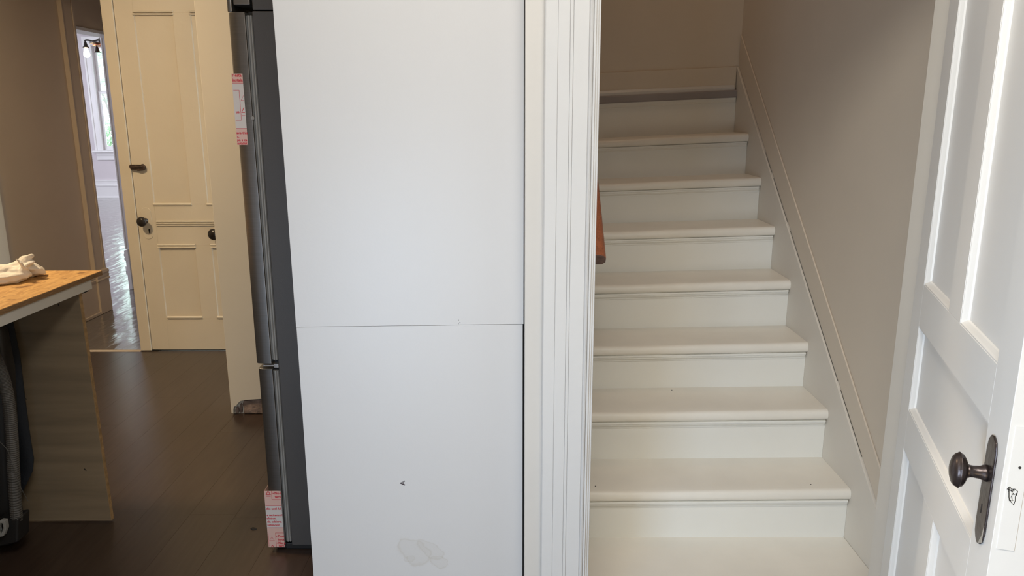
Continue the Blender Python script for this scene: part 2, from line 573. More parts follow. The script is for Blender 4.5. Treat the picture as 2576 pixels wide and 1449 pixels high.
# ------------------------------------------------------------------ hall trim
b = struct('baseboard_hall', (-3.20, -3.17, 4.72, 5.63, 0.0, 0.255), m='paint')
bm = bmesh.new()
prof = [(0, 0.255), (0.034, 0.255), (0.036, 0.268), (0.030, 0.275), (0.034, 0.285), (0.030, 0.305), (0.018, 0.318), (0, 0.322)]
prism(bm, prof, lambda u, v, t: (-3.20 + u, t, v), 4.72, 5.63)
obj('cap_moulding', bm, 'paint', b)
bobj('shoe_moulding', -3.17, -3.158, 4.72, 5.63, 0.0, 0.022, 'paint', b, 0.003)
t1 = struct('trim_1', (-3.20, -3.172, 5.632, 5.775, 0.335, 2.38), m='paint')
bm = bmesh.new()
prof = [(0.0, 5.628), (0.032, 5.628), (0.033, 5.634), (0.030, 5.642), (0.028, 5.648), (0.0, 5.648)]
prism(bm, prof, lambda u, v, t: (-3.20 + u, v, t), 0.335, 2.38)
obj('back_band', bm, 'paint', t1)
bobj('inner_bead', -3.172, -3.164, 5.752, 5.775, 0.335, 2.38, 'paint', t1, 0.003)
bm = bmesh.new()
box(bm, -3.20, -3.155, 5.62, 5.782, 0.0, 0.25)
prof = [(0, 0.25), (0.048, 0.25), (0.052, 0.262), (0.046, 0.272), (0.050, 0.284), (0.046, 0.30), (0.052, 0.31), (0.048, 0.33), (0.030, 0.338), (0, 0.338)]
prism(bm, prof, lambda u, v, t: (-3.20 + u, t, v), 5.615, 5.786)
obj('plinth_block', bm, 'paint', t1, bevel=0.003)
# jamb of the opening from kitchen to hall, far left
struct('trim_2', (-3.20, -3.186, 4.575, 4.716, 0.0, CEIL), m='cream')
# lining and casing of the doorway into the front room (far jamb, head)
t3 = struct('trim_3', (-3.345, -3.185, 6.472, 6.50, 0.0, 2.13), (-3.345, -3.185, 5.775, 6.50, 2.108, 2.13), m='trim_far')
bm = bmesh.new()
box(bm, -3.362, -3.33, 6.46, 6.62, 0.0, 0.26)
prof = [(0, 0.26), (0.036, 0.26), (0.042, 0.275), (0.034, 0.29), (0.042, 0.31), (0.034, 0.33), (0.036, 0.35), (0, 0.36)]
prism(bm, prof, lambda u, v, t: (-3.33 - u, t, v), 6.452, 6.62)
obj('plinth_block', bm, 'trim_far', t3, bevel=0.003)
bobj('casing', -3.360, -3.3455, 6.464, 6.61, 0.36, 2.25, 'trim_far', t3, 0.004)
# threshold between kitchen and hall
bm = bmesh.new()
prism(bm, [(4.684, 0), (4.688, 0.004), (4.70, 0.0055), (4.712, 0.004), (4.716, 0)], lambda u, v, t: (t, u, v), -3.19, -2.412)
obj('trim_4', bm, 'paint')['kind'] = 'structure'

# ------------------------------------------------------------------ front room: window, base board
bb = struct('baseboard_far', (-9.0, -3.34, 13.975, 14.0, 0.0, 0.215), m='trim_far')
bm = bmesh.new()
prism(bm, [(0, 0.215), (0.036, 0.215), (0.036, 0.235), (0.022, 0.245), (0.022, 0.29), (0.034, 0.30), (0.034, 0.325), (0, 0.33)],
      lambda u, v, t: (t, 14.0 - u, v), -9.0, -3.34)
obj('cap_moulding', bm, 'trim_far', bb)
bm = bmesh.new()
prism(bm, [(0, 0), (0.022, 0), (0.020, 0.012), (0.008, 0.022), (0, 0.022)], lambda u, v, t: (t, 13.975 - u, v), -9.0, -3.34)
obj('shoe_moulding', bm, 'trim_far', bb)
win = empty('window_1', (-6.92, 14.0, 0.8), 'tall white sash window in the far front room', 'window', kind='structure')
bm = bmesh.new()
for sx in (-1, 1):
    xa = -6.92 + sx * 0.525
    prof = [(0, 0), (0, 0.024), (0.03, 0.03), (0.036, 0.022), (0.10, 0.022), (0.106, 0.036), (0.135, 0.036), (0.135, 0)]
    prism(bm, prof, lambda u, v, t: (xa + sx * u, 14.0 - v, t), 0.86, 2.82)
box(bm, -7.59, -6.25, 13.966, 14.0, 2.70, 2.84)
obj('casing', bm, 'trim_far', win)
bm = bmesh.new()
box(bm, -7.62, -6.22, 13.905, 14.05, 0.822, 0.862)
obj('sill', bm, 'trim_far', win, bevel=0.012)
bm = bmesh.new()
prism(bm, [(0, 0.69), (0.022, 0.69), (0.022, 0.76), (0.03, 0.765), (0.034, 0.822), (0, 0.822)], lambda u, v, t: (t, 14.0 - u, v), -7.575, -6.265)
obj('apron', bm, 'trim_far', win)
for z0, z1, y in ((0.862, 1.90, 14.035), (1.87, 2.68, 14.065)):
    bm = bmesh.new()
    box(bm, -7.445, -7.40, y, y + 0.03, z0, z1)
    box(bm, -6.44, -6.395, y, y + 0.03, z0, z1)
    box(bm, -7.40, -6.44, y, y + 0.03, z0, z0 + (0.075 if z0 < 1 else 0.04))
    box(bm, -7.40, -6.44, y, y + 0.03, z1 - 0.04, z1)
    s = obj('sash', bm, 'trim_far', win, bevel=0.004)
    bm = bmesh.new()
    box(bm, -7.40, -6.44, y + 0.012, y + 0.016, z0 + (0.075 if z0 < 1 else 0.04), z1 - 0.04)
    obj('pane', bm, 'glass', s)
# garden beyond the window
struct('ground', (-30, 12, 14.2, 45, -0.75, -0.65), m='lawn')


def shrub(loc, rx, ry, h, n, label, name='hedge_bush', cat='shrub', seed=1, leaf=0.09, z0=0.15):
    q = random.Random(seed)
    root = empty(name, loc, label, cat)
    bm = bmesh.new()
    for k in range(4):
        a = q.uniform(0, 6.28)
        top = Vector((math.cos(a) * rx * 0.5, math.sin(a) * ry * 0.5, h * 0.8))
        tube(bm, [Vector((0, 0, 0)) + Vector(loc), Vector(loc) + top * 0.5 + Vector((0.03, 0, 0)), Vector(loc) + top], lambda i: 0.05 - 0.018 * i, 8)
    obj('stem', bm, 'bark', root)
    bm = bmesh.new()
    for i in range(n):
        while True:
            p = Vector((q.uniform(-1, 1), q.uniform(-1, 1), q.uniform(-1, 1)))
            if 0.35 < p.length < 1:
                break
        c = Vector(loc) + Vector((p.x * rx, p.y * ry, h * (0.5 + z0 / 2) + p.z * h * (0.5 - z0 / 2)))
        d = Vector((q.gauss(0, 1), q.gauss(0, 1), q.gauss(0, 1))).normalized()
        e = d.orthogonal().normalized()
        f = d.cross(e)
        s = leaf * q.uniform(0.6, 1.3)
        vs = [bm.verts.new(c + e * s), bm.verts.new(c + f * s * 0.45 + d * s * 0.15), bm.verts.new(c - e * s), bm.verts.new(c - f * s * 0.45 + d * s * 0.15)]
        bm.faces.new(vs)
    o = obj('foliage', bm, 'leaf', root)
    o['kind'] = 'stuff'
    return root


shrub((-9.6, 18.6, -0.65), 2.3, 1.1, 2.15, 2600, 'broad green hedge bush outside below the far front room window', seed=3)
shrub((-12.4, 25.0, -0.65), 2.6, 2.2, 6.2, 1500, 'tall pale green tree beyond the far front room window', 'garden_tree', 'tree', seed=5, leaf=0.16, z0=0.3)

# ------------------------------------------------------------------ chandelier of the front room
CH = Vector((-4.50, 9.05, 2.318))
ch = empty('chandelier', (CH.x, CH.y, CEIL), 'dark scalloped metal chandelier with lit bulbs hanging in the front room', 'chandelier')
bm = bmesh.new()
lathe(bm, [(0.012, CEIL - 0.03), (0.07, CEIL - 0.03), (0.075, CEIL - 0.012), (0.06, CEIL)], Matrix.Translation((CH.x, CH.y, 0)))
obj('canopy', bm, 'lamp_metal', ch, smooth=True)
bm = bmesh.new()
lathe(bm, [(0.009, CH.z + 0.05), (0.009, CEIL - 0.03)], Matrix.Translation((CH.x, CH.y, 0)), 12)
obj('stem', bm, 'lamp_metal', ch, smooth=True)
bm = bmesh.new()
sc = lambda a, h: 1 + 0.05 * math.cos(14 * a)
lathe(bm, [(0.03, 0.115), (0.05, 0.10), (0.07, 0.065), (0.12, 0.045), (0.17, 0.032), (0.22, 0.0), (0.265, -0.012), (0.285, -0.028), (0.27, -0.04), (0.20, -0.045), (0.10, -0.02), (0.02, -0.01)],
      Matrix.Translation(CH), 84, wob=sc)
obj('scalloped_dish', bm, 'lamp_metal', ch, smooth=True)
bm = bmesh.new()
lathe(bm, [(0.235, -0.043), (0.252, -0.052), (0.24, -0.064), (0.20, -0.06), (0.19, -0.045)], Matrix.Translation(CH), 84, wob=sc)
obj('highlight_rim', bm, 'lamp_highlight', ch, smooth=True)  # rim coloured orange for the highlights along the dish's lower edge
for ex, ey, ez, lit in ((-4.848, 9.0, 2.305, 1), (-4.670, 8.90, 2.245, 0), (-4.505, 8.75, 2.160, 1), (-4.30, 8.78, 2.27, 1), (-4.17, 9.12, 2.28, 1), (-4.36, 9.36, 2.27, 1)):
    end = Vector((ex, ey, ez))
    d = Vector((ex - CH.x, ey - CH.y, 0))
    p = spline([CH + d * 0.45 + Vector((0, 0, -0.03)), CH + d * 0.72 + Vector((0, 0, -0.01)), CH + d * 0.92 + Vector((0, 0, 0.005)), end + Vector((0, 0, min(0.03, max(0.0, CH.z - ez)))), end], 6)
    bm = bmesh.new()
    tube(bm, p, 0.009, 8)
    arm = obj('arm', bm, 'lamp_metal', ch, smooth=True)
    bm = bmesh.new()
    lathe(bm, [(0.006, 0.0), (0.013, -0.004), (0.018, -0.026), (0.022, -0.046), (0.036, -0.060), (0.034, -0.063), (0.018, -0.054)],
          Matrix.Translation(end), 24)
    obj('bell_socket', bm, 'lamp_metal', arm, smooth=True)
    bm = bmesh.new()
    if not lit:
        bm.free()
        continue
    lathe(bm, [(0.012, -0.052), (0.016, -0.075), (0.030, -0.115), (0.035, -0.140), (0.028, -0.162), (0.008, -0.174)], Matrix.Translation(end), 20)
    obj('bulb', bm, 'bulb', arm, smooth=True)

# ------------------------------------------------------------------ panelled door builder (local: x along the width, y the thickness, z up)


def frame_door(parent, x0, x1, z0, z1, yf, yb, opens, m, recess=0.012, slope=0.010, local=True, rails=(), mullions=()):
    """front face at yf, back at yb; opens: panels (xa, xb, za, zb)"""
    sgn = 1 if yf > yb else -1
    lo, hi = min(yf, yb), max(yf, yb)
    xi0, xi1 = min(o[0] for o in opens), max(o[1] for o in opens)
    for a, c in ((x0, xi0), (xi1, x1)):
        bobj('stile', a, c, lo, hi, z0, z1, m, parent, 0.0012, local)
    for za, zb in rails:
        bobj('rail', xi0, xi1, lo, hi, za, zb, m, parent, 0.0012, local)
    for xa, xb, za, zb in mullions:
        bobj('mullion', xa, xb, lo, hi, za, zb, m, parent, 0.0012, local)
    for xa, xb, za, zb in opens:
        bobj('panel', xa, xb, lo + recess, hi - recess, za, zb, m, parent, 0, local)
        bm = bmesh.new()
        y0, y1 = yf - sgn * 0.001, yf - sgn * (recess + 0.0005)
        e = slope
        prof = [(0.0, y0), (e * 0.25, y0), (e * 0.45, yf - sgn * recess * 0.30), (e * 0.9, yf - sgn * recess * 0.72), (e, y1), (0.0, y1)]
        rings = []
        for d, y in prof:
            rings.append([(xa + d, y, za + d), (xb - d, y, za + d), (xb - d, y, zb - d), (xa + d, y, zb - d)])
        vs = [[bm.verts.new(p) for p in r] for r in rings]
        for i in range(len(vs)):
            a, c = vs[i], vs[(i + 1) % len(vs)]
            for k in range(4):
                bm.faces.new((a[k], a[(k + 1) % 4], c[(k + 1) % 4], c[k]))
        obj('panel_moulding', bm, m, parent, local=local)


# ------------------------------------------------------------------ pantry door (faces the camera)
d1 = empty('door_1', (-2.342, 4.70, 0), 'old cream panelled pantry door with a black knob beside the hall opening', 'door', kind='structure')
PX0, PX1 = -2.340, -1.552
frame_door(d1, PX0, PX1, 0.008, 2.38, 4.700, 4.738,
           [(-2.228, -1.998, 0.225, 0.694), (-1.895, -1.665, 0.225, 0.694), (-2.228, -1.998, 0.955, 2.085), (-1.895, -1.665, 0.955, 2.085)],
           'old_trim', recess=0.009, slope=0.004, local=False,
           rails=[(0.008, 0.225), (0.694, 0.955), (2.085, 2.38)],
           mullions=[(-1.998, -1.895, 0.225, 0.694), (-1.998, -1.895, 0.955, 2.085)])
bm = bmesh.new()
for (xa, xb, zc) in ((-2.232, -1.994, 0.694), (-1.899, -1.661, 0.694), (-2.232, -1.994, 2.085), (-1.899, -1.661, 2.085)):
    for dz in (0.004, -0.011):
        prism(bm, [(4.7005, zc + dz - 0.005), (4.693, zc + dz - 0.0035), (4.692, zc + dz + 0.001), (4.695, zc + dz + 0.005), (4.7005, zc + dz + 0.006)],
              lambda u, v, t: (t, u, v), xa, xb)
for (xa, xb, zc) in ((-2.232, -1.994, 0.955), (-1.899, -1.661, 0.955), (-2.218, -1.994, 0.226), (-1.899, -1.661, 0.226)):
    prism(bm, [(4.7005, zc - 0.009), (4.692, zc - 0.007), (4.690, zc + 0.001), (4.694, zc + 0.006), (4.7005, zc + 0.008)],
          lambda u, v, t: (t, u, v), xa, xb)
obj('bead_moulding', bm, 'old_trim', d1)
bm = bmesh.new()
for zc in (0.846, 0.834, 0.822):
    prism(bm, [(4.7005, zc - 0.006), (4.694, zc - 0.0045), (4.692, zc), (4.695, zc + 0.004), (4.7005, zc + 0.0045)], lambda u, v, t: (t, u, v), -2.224, -1.665)
obj('lock_rail_moulding', bm, 'old_trim', d1)
bm = bmesh.new()
ring = []
for i in range(24):
    a = 2 * math.pi * i / 24
    ring.append((-2.283 + 0.031 * math.cos(a), 0.835 + 0.031 * math.sin(a) + (0.068 if math.sin(a) > 0 else -0.068)))
prism(bm, ring, lambda u, v, t: (u, t, v), 4.6965, 4.7005)
esc = obj('escutcheon', bm, 'old_trim', d1, bevel=0.0012)
bm = bmesh.new()
ring = [(-2.273 + 0.0055 * math.cos(a * math.pi / 6), 0.795 + 0.0055 * math.sin(a * math.pi / 6)) for a in range(-1, 8)]
prism(bm, ring + [(-2.2765, 0.772), (-2.2695, 0.772)], lambda u, v, t: (u, t, v), 4.6955, 4.697)
obj('keyhole', bm, 'gap', esc)
for x, z in ((-2.290, 0.852),):
    mt = Matrix.Translation((x, 4.6965, z)) @ Matrix.Rotation(R(90), 4, 'X')
    bm = bmesh.new()
    lathe(bm, [(0.017, 0), (0.016, 0.006), (0.009, 0.010), (0.009, 0.028), (0.020, 0.034), (0.029, 0.044), (0.031, 0.053), (0.027, 0.062), (0.014, 0.068), (0.002, 0.069)], mt, 28)
    tag(obj('door_knob', bm, 'knob_black', d1, smooth=True), 'black round door knob')
bm = bmesh.new()
mt = Matrix.Translation((-1.853, 4.7005, 0.772)) @ Matrix.Rotation(R(90), 4, 'X')
lathe(bm, [(0.020, 0), (0.019, 0.006), (0.010, 0.012), (0.010, 0.03), (0.022, 0.036), (0.033, 0.046), (0.036, 0.055), (0.031, 0.063), (0.012, 0.07), (0.002, 0.071)], mt, 28)
tag(obj('door_knob', bm, 'knob_black', d1, smooth=True), 'glossy black knob half hidden by the wall end')
bm = bmesh.new()
ring = [(-2.343, 1.178), (-2.335, 1.170), (-2.300, 1.166), (-2.296, 1.160), (-2.270, 1.163), (-2.253, 1.172), (-2.250, 1.188), (-2.262, 1.199), (-2.266, 1.204), (-2.272, 1.199), (-2.335, 1.200), (-2.345, 1.194)]
prism(bm, ring, lambda u, v, t: (u, t, v), 4.676, 4.7005)
lat = tag(obj('rim_latch', bm, 'iron', d1, bevel=0.002), 'rusty brown rim latch')
bm = bmesh.new()
tube(bm, [(-2.330, 4.673, 1.184), (-2.262, 4.673, 1.186)], 0.006, 10)
obj('bolt', bm, 'iron', lat)
# jamb strip left of the pantry door and the frame lining behind
j = struct('trim_5', (-2.412, -2.3425, 4.690, 4.760, 0.004, CEIL), m='old_trim', bevel=0.003)
bobj('door_gap_shade', -2.3422, -1.50, 4.7035, 4.7365, 0.0, 0.0078, 'gap', d1)  # dark strip filling the gap, coloured for the shade under the door

# ------------------------------------------------------------------ staircase
# tread k=0 is the highest below the landing; right end heights, tilt of the settled flight, nosing position
NOSE_Y = [3.906 - 0.2432 * k for k in range(7)]
NOSE_Z = [1.400, 1.197, 0.995, 0.796, 0.591, 0.399, 0.197]
TILT = [0.041, 0.034, 0.027, 0.022, 0.017, 0.011, 0.008]
XL, XR = 0.2155, 1.203
LAND_Y, LAND_Z, LAND_T = 4.162, 1.622, 0.044


def zt(z, tilt, x):
    return z - tilt * (XR - x)


stair = empty('staircase', (0.71, 2.45, 0), 'white painted steep wooden staircase with worn nosed treads rising behind the open door', 'staircase')
ZB = NOSE_Z + [0.0]
for k in range(7):
    yn, z, tl = NOSE_Y[k], NOSE_Z[k], TILT[k]
    yb = (NOSE_Y[k - 1] if k else LAND_Y) + 0.022
    th, r = 0.042, 0.017
    prof = [(yb, 0.0), (yb, -th), (yn + 0.012, -th)]
    for a in range(0, 9):
        an = R(-90 - a * 22.5)
        rr = th / 2
        prof.append((yn + rr * 0.75 + rr * 0.75 * math.cos(an), -th / 2 + rr * math.sin(an)))
    prof.append((yn + 0.05, 0.0))
    rings = []
    nx = 36
    for i in range(nx + 1):
        x = XL + (XR - XL) * i / nx
        u = (x - XL) / (XR - XL)
        wear = 0.0065 * math.exp(-((u - 0.30) / 0.20) ** 2) + 0.0010 * noise.noise((x * 7, k * 3.1, 0))
        ring = []
        for y, dz in prof:
            f = max(0.0, 1 - (y - yn) / 0.06)
            top = 1.0 if dz > -th * 0.6 else 0.25
            ring.append((x, y + wear * f * 0.5, zt(z, tl, x) + dz - wear * f * top))
        rings.append(ring)
    bm = bmesh.new()
    loft(bm, rings)
    obj('tread', bm, 'stair', stair, smooth=True).modifiers.new('e', 'EDGE_SPLIT').split_angle = R(50)
    # riser under this tread
    zb, tb = ZB[k + 1], (TILT[k + 1] if k < 6 else 0.004)
    yr = yn + 0.022
    bm = bmesh.new()
    hexa(bm, [(XL, yr, zt(zb, tb, XL)), (XR, yr, zt(zb, tb, XR)), (XR, yr + 0.02, zt(zb, tb, XR)), (XL, yr + 0.02, zt(zb, tb, XL)),
              (XL, yr, zt(z, tl, XL) - th), (XR, yr, zt(z, tl, XR) - th), (XR, yr + 0.02, zt(z, tl, XR) - th), (XL, yr + 0.02, zt(z, tl, XL) - th)])
    obj('riser', bm, 'riser', stair)
    # small moulding under the nosing, stopping short of the skirt board
    bm = bmesh.new()
    pm = [(yr, -th), (yr - 0.017, -th), (yr - 0.0175, -th - 0.007), (yr - 0.013, -th - 0.009), (yr - 0.0135, -th - 0.013), (yr - 0.008, -th - 0.020), (yr - 0.004, -th - 0.022), (yr - 0.004, -th - 0.027), (yr, -th - 0.027)]
    xe = XR - 0.006
    loft(bm, [[(x, y, zt(z, tl, x) + dz) for y, dz in pm] for x in (XL, xe)])
    obj('nosing_moulding', bm, 'riser', stair)
# riser and grey nosing of the landing
th = 0.040
yr = LAND_Y + 0.012
bm = bmesh.new()
zb, tb = NOSE_Z[0], TILT[0]
hexa(bm, [(XL, yr, zt(zb, tb, XL)), (XR, yr, zt(zb, tb, XR)), (XR, yr + 0.02, zt(zb, tb, XR)), (XL, yr + 0.02, zt(zb, tb, XL)),
          (XL, yr, zt(LAND_Z, LAND_T, XL) - th), (XR, yr, zt(LAND_Z, LAND_T, XR) - th), (XR, yr + 0.02, zt(LAND_Z, LAND_T, XR) - th), (XL, yr + 0.02, zt(LAND_Z, LAND_T, XL) - th)])
obj('riser', bm, 'riser', stair)
bm = bmesh.new()
pm = [(yr, 0), (yr - 0.010, 0), (yr - 0.010, -0.012), (yr - 0.005, -0.022), (yr, -0.024)]
loft(bm, [[(x, y, zt(LAND_Z, LAND_T, x) - th + dz) for y, dz in pm] for x in (XL, XR - 0.004)])
obj('nosing_moulding', bm, 'riser', stair)
bm = bmesh.new()
pm = [(4.198, 0.0), (4.198, -th), (LAND_Y, -th), (LAND_Y - 0.003, -th + 0.006), (LAND_Y - 0.003, -0.006), (LAND_Y, 0.0)]
loft(bm, [[(x, y, zt(LAND_Z, LAND_T, x) + dz) for y, dz in pm] for x in (XL, XR)])
tag(obj('landing_nosing', bm, 'vinyl', stair), 'grey vinyl landing edge')
# cream board at the foot of the flight
bm = bmesh.new()
box(bm, 0.2165, 1.203, 1.952, 2.488, -0.06, 0.0)
obj('bottom_board', bm, 'stair', stair, bevel=0.002)
# nail holes in the treads
for x, k, dy in ((1.075, 6, 0.045), (0.300, 6, 0.048), (0.655, 5, 0.236), (0.330, 4, 0.115)):
    bm = bmesh.new()
    lathe(bm, [(0.0028, 0.0004), (0.002, -0.002)], Matrix.Translation((x, NOSE_Y[k] + dy, zt(NOSE_Z[k], TILT[k], x))), 10)
    obj('nail_hole', bm, 'mark', stair)
# skirt board and the board above it on the right wall
bm = bmesh.new()
prism(bm, [(1.96, -0.05), (4.195, -0.05), (4.195, 1.742), (4.10, 1.662), (2.28, 0.226), (1.99, 0.0), (1.96, 0.0)], lambda u, v, t: (t, u, v), 1.2035, 1.2198)
obj('skirt_board', bm, 'skirt', stair, bevel=0.002)
bm = bmesh.new()
prism(bm, [(2.05, 0.046), (4.195, 1.748), (4.195, 1.905), (3.80, 1.585), (2.05, 0.155)], lambda u, v, t: (t, u, v), 1.2125, 1.2198)
obj('upper_skirt_board', bm, 'paint_stair', stair, bevel=0.002)
# open caulk crack along the top of the skirt board
bm = bmesh.new()
for y0, y1 in ((3.55, 3.66), (3.30, 3.52), (2.66, 3.26), (2.42, 2.63)):
    za = 0.226 + (y0 - 2.28) * 0.789 + 0.0015
    zb_ = 0.226 + (y1 - 2.28) * 0.789 + 0.0015
    hexa(bm, [(1.2112, y0, za), (1.2125, y0, za), (1.2125, y1, zb_), (1.2112, y1, zb_),
              (1.2112, y0, za + 0.0010), (1.2125, y0, za + 0.0010), (1.2125, y1, zb_ + 0.0010), (1.2112, y1, zb_ + 0.0010)])
obj('open_joint', bm, 'mark', stair)['kind'] = 'stuff'
# base board of the landing's back wall
bb = bmesh.new()
hexa(bb, [(XL, 4.186, zt(LAND_Z, LAND_T, XL)), (1.2, 4.186, LAND_Z), (1.2, 4.20, LAND_Z), (XL, 4.20, zt(LAND_Z, LAND_T, XL)),
          (XL, 4.186, zt(1.742, LAND_T, XL)), (1.2, 4.186, 1.742), (1.2, 4.20, 1.742), (XL, 4.20, zt(1.742, LAND_T, XL))])
bbo = obj('baseboard_landing', bb, 'paint_stair', bevel=0.002)
bbo['kind'] = 'structure'
bm = bmesh.new()
loft(bm, [[(x, y, zt(LAND_Z, LAND_T, x) + dz) for y, dz in ((4.186, 0), (4.168, 0), (4.170, 0.014), (4.178, 0.026), (4.186, 0.028))] for x in (XL, 1.19)])
obj('shoe_moulding', bm, 'trim', bbo)

# ------------------------------------------------------------------ handrail on the hidden left stair wall
hr = empty('handrail', (0.275, 2.40, 1.03), 'reddish brown wooden handrail end showing past the white casing', 'handrail')
sl = math.atan(0.823)
dv = Vector((0, math.cos(sl), math.sin(sl)))
nv = Vector((0, -math.sin(sl), math.cos(sl)))
sec = [(-0.029, -0.012), (-0.018, -0.022), (0.018, -0.022), (0.029, -0.012), (0.029, 0.008), (0.021, 0.019), (0.008, 0.024), (-0.008, 0.024), (-0.021, 0.019), (-0.029, 0.008)]
o0 = Vector((0.274, 2.395, 1.040))
bm = bmesh.new()


def railp(u, v, t):
    return o0 + Vector((u, 0, 0)) + nv * v + dv * t


prism(bm, sec, railp, 0.0, 2.1)
obj('rail', bm, 'redwood', hr, bevel=0.003)
bm = bmesh.new()
prism(bm, [(u * 0.985, v * 0.985) for u, v in sec], railp, -0.0015, 0.0005)
tag(obj('cut_end', bm, 'redwood_end', hr), 'dark grey brown cut end')
for t in (0.45, 1.6):
    p = o0 + dv * t - nv * 0.022
    bm = bmesh.new()
    tube(bm, spline([(0.215, p.y, p.z - 0.05), (0.25, p.y, p.z - 0.05), (0.272, p.y, p.z - 0.03), (0.274, p.y, p.z)], 5), 0.007, 10)
    obj('bracket', bm, 'worn_metal', hr, smooth=True)

# ------------------------------------------------------------------ casing and jamb left of the stair opening
cs = bmesh.new()
prof = [(0.076, 1.850), (0.076, 1.826), (0.079, 1.822), (0.1063, 1.822), (0.107, 1.8238), (0.1077, 1.822), (0.1342, 1.822), (0.135, 1.8240), (0.136, 1.8215),
        (0.142, 1.8215), (0.143, 1.8240), (0.1438, 1.822), (0.1782, 1.822), (0.179, 1.8240), (0.181, 1.820), (0.184, 1.8175), (0.1875, 1.8195), (0.189, 1.8255),
        (0.1905, 1.822), (0.1945, 1.822), (0.196, 1.828), (0.200, 1.828), (0.200, 1.850)]
prism(cs, prof, lambda u, v, t: (u, v, t), 0.0, 2.03)
tr = obj('trim_6', cs, 'trim')
tr['kind'] = 'structure'
bobj('door_jamb', 0.190, 0.2065, 1.833, 1.948, 0.001, 2.05, 'trim', tr, 0.0015)
struct('trim_7', (1.0045, 1.020, 1.832, 1.898, 0.001, 2.05), m='skirt', bevel=0.0015)
struct('trim_8', (1.030, 1.15, 1.815, 1.840, 0.0, 2.15), m='trim', bevel=0.003)

# ------------------------------------------------------------------ tall white cabinet with its end panel towards the camera
cab = empty('tall_cabinet', (-0.28, 2.15, 0), 'tall white cabinet end of two panels stamped A standing between refrigerator and stair casing', 'cabinet')
bobj('carcass', -0.572, 0.029, 1.969, 2.345, 0.0, 2.4, 'melamine', cab)
bm = bmesh.new()
hexa(bm, [(-0.578, 1.95, 0.0), (0.0285, 1.95, 0.0), (0.0285, 1.969, 0.0), (-0.578, 1.969, 0.0),
          (-0.578, 1.95, 0.9427), (0.0285, 1.95, 0.9500), (0.0285, 1.969, 0.9500), (-0.578, 1.969, 0.9427)])
lp = obj('lower_end_panel', bm, 'melamine', cab)
bm = bmesh.new()
hexa(bm, [(-0.579, 1.9493, 0.9439), (0.0305, 1.9493, 0.9512), (0.0305, 1.969, 0.9512), (-0.579, 1.969, 0.9439),
          (-0.584, 1.9493, 2.40), (0.0305, 1.9493, 2.40), (0.0305, 1.969, 2.40), (-0.584, 1.969, 2.40)])
obj('upper_end_panel', bm, 'melamine', cab)
bobj('door', -0.5725, -0.572, 1.97, 2.34, 0.1, 2.38, 'melamine', cab)
# stamped letter A turned on its side, with serifs (local a = to the left, b = up the panel)
bm = bmesh.new()
AX, AZ, S = -0.3035, 0.4865, 0.0125


def stroke(a0, b0, a1, b1, wd):
    dx, dz = a1 - a0, b1 - b0
    L = math.hypot(dx, dz)
    nx_, nz_ = -dz / L * wd / 2, dx / L * wd / 2
    pts = [(a0 + nx_, b0 + nz_), (a1 + nx_, b1 + nz_), (a1 - nx_, b1 - nz_), (a0 - nx_, b0 - nz_)]
    prism(bm, pts, lambda u, v, t: (AX - v * S, t, AZ + u * S), 1.9494, 1.9502)


# (u across the letter, v from foot to apex)
stroke(0.45, 0.0, 0.02, 1.0, 0.10)
stroke(-0.45, 0.0, 0.0, 1.0, 0.20)
stroke(-0.28, 0.34, 0.28, 0.34, 0.12)
stroke(-0.62, 0.02, -0.26, 0.02, 0.07)
stroke(0.28, 0.02, 0.62, 0.02, 0.07)
tag(obj('stamped_letter', bm, 'ink_dark', lp), 'small black letter A lying on its side')
bm = bmesh.new()
for x, z, r in ((-0.1435, 0.9620, 0.0016), (-0.1395, 0.9555, 0.0017), (-0.1432, 0.9520, 0.0012)):
    lathe(bm, [(r, -0.0004), (r * 0.7, 0.0004)], Matrix.Translation((x, 1.9493, z)) @ Matrix.Rotation(R(90), 4, 'X'), 9)
obj('paint_chip', bm, 'gasket', cab)
bm = bmesh.new()
# dark gap strip between cabinet and wall
box(bm, 0.0288, 0.0325, 1.958, 1.97, 0.0, 2.4)
obj('scribe_gap', bm, 'gap', cab)

# ------------------------------------------------------------------ refrigerator, side towards the camera, doors facing left
fr = empty('refrigerator', (-0.40, 2.85, 0), 'stainless refrigerator with dark grey side beside the white cabinet', 'refrigerator')
FY0, FY1 = 2.385, 3.30
bobj('body', -0.776, -0.03, FY0, FY1, 0.022, 1.800, 'fridge_side', fr, 0.003)
bobj('top_case', -0.774, -0.03, FY0 + 0.001, FY1, 1.803, 1.93, 'fridge_side', fr, 0.003)


def door_slab(name, z0, z1, x0, x1):
    bm = bmesh.new()
    r = 0.010
    prof = [(x1, FY0 - 0.004), (x0 + 0.030, FY0 - 0.004), (x0 + 0.020, FY0 - 0.002), (x0 + 0.006, FY0 + 0.001), (x0 + 0.001, FY0 + 0.006), (x0, FY0 + 0.014)]
    prof += [(x0 - 0.008, FY0 + 0.25), (x0 - 0.008, FY1 - 0.25), (x0, FY1 - 0.014), (x0 + 0.006, FY1), (x1, FY1)]
    prism(bm, prof, lambda u, v, t: (u, v, t), z0, z1)
    return obj(name, bm, 'steel', fr, bevel=0.0015)


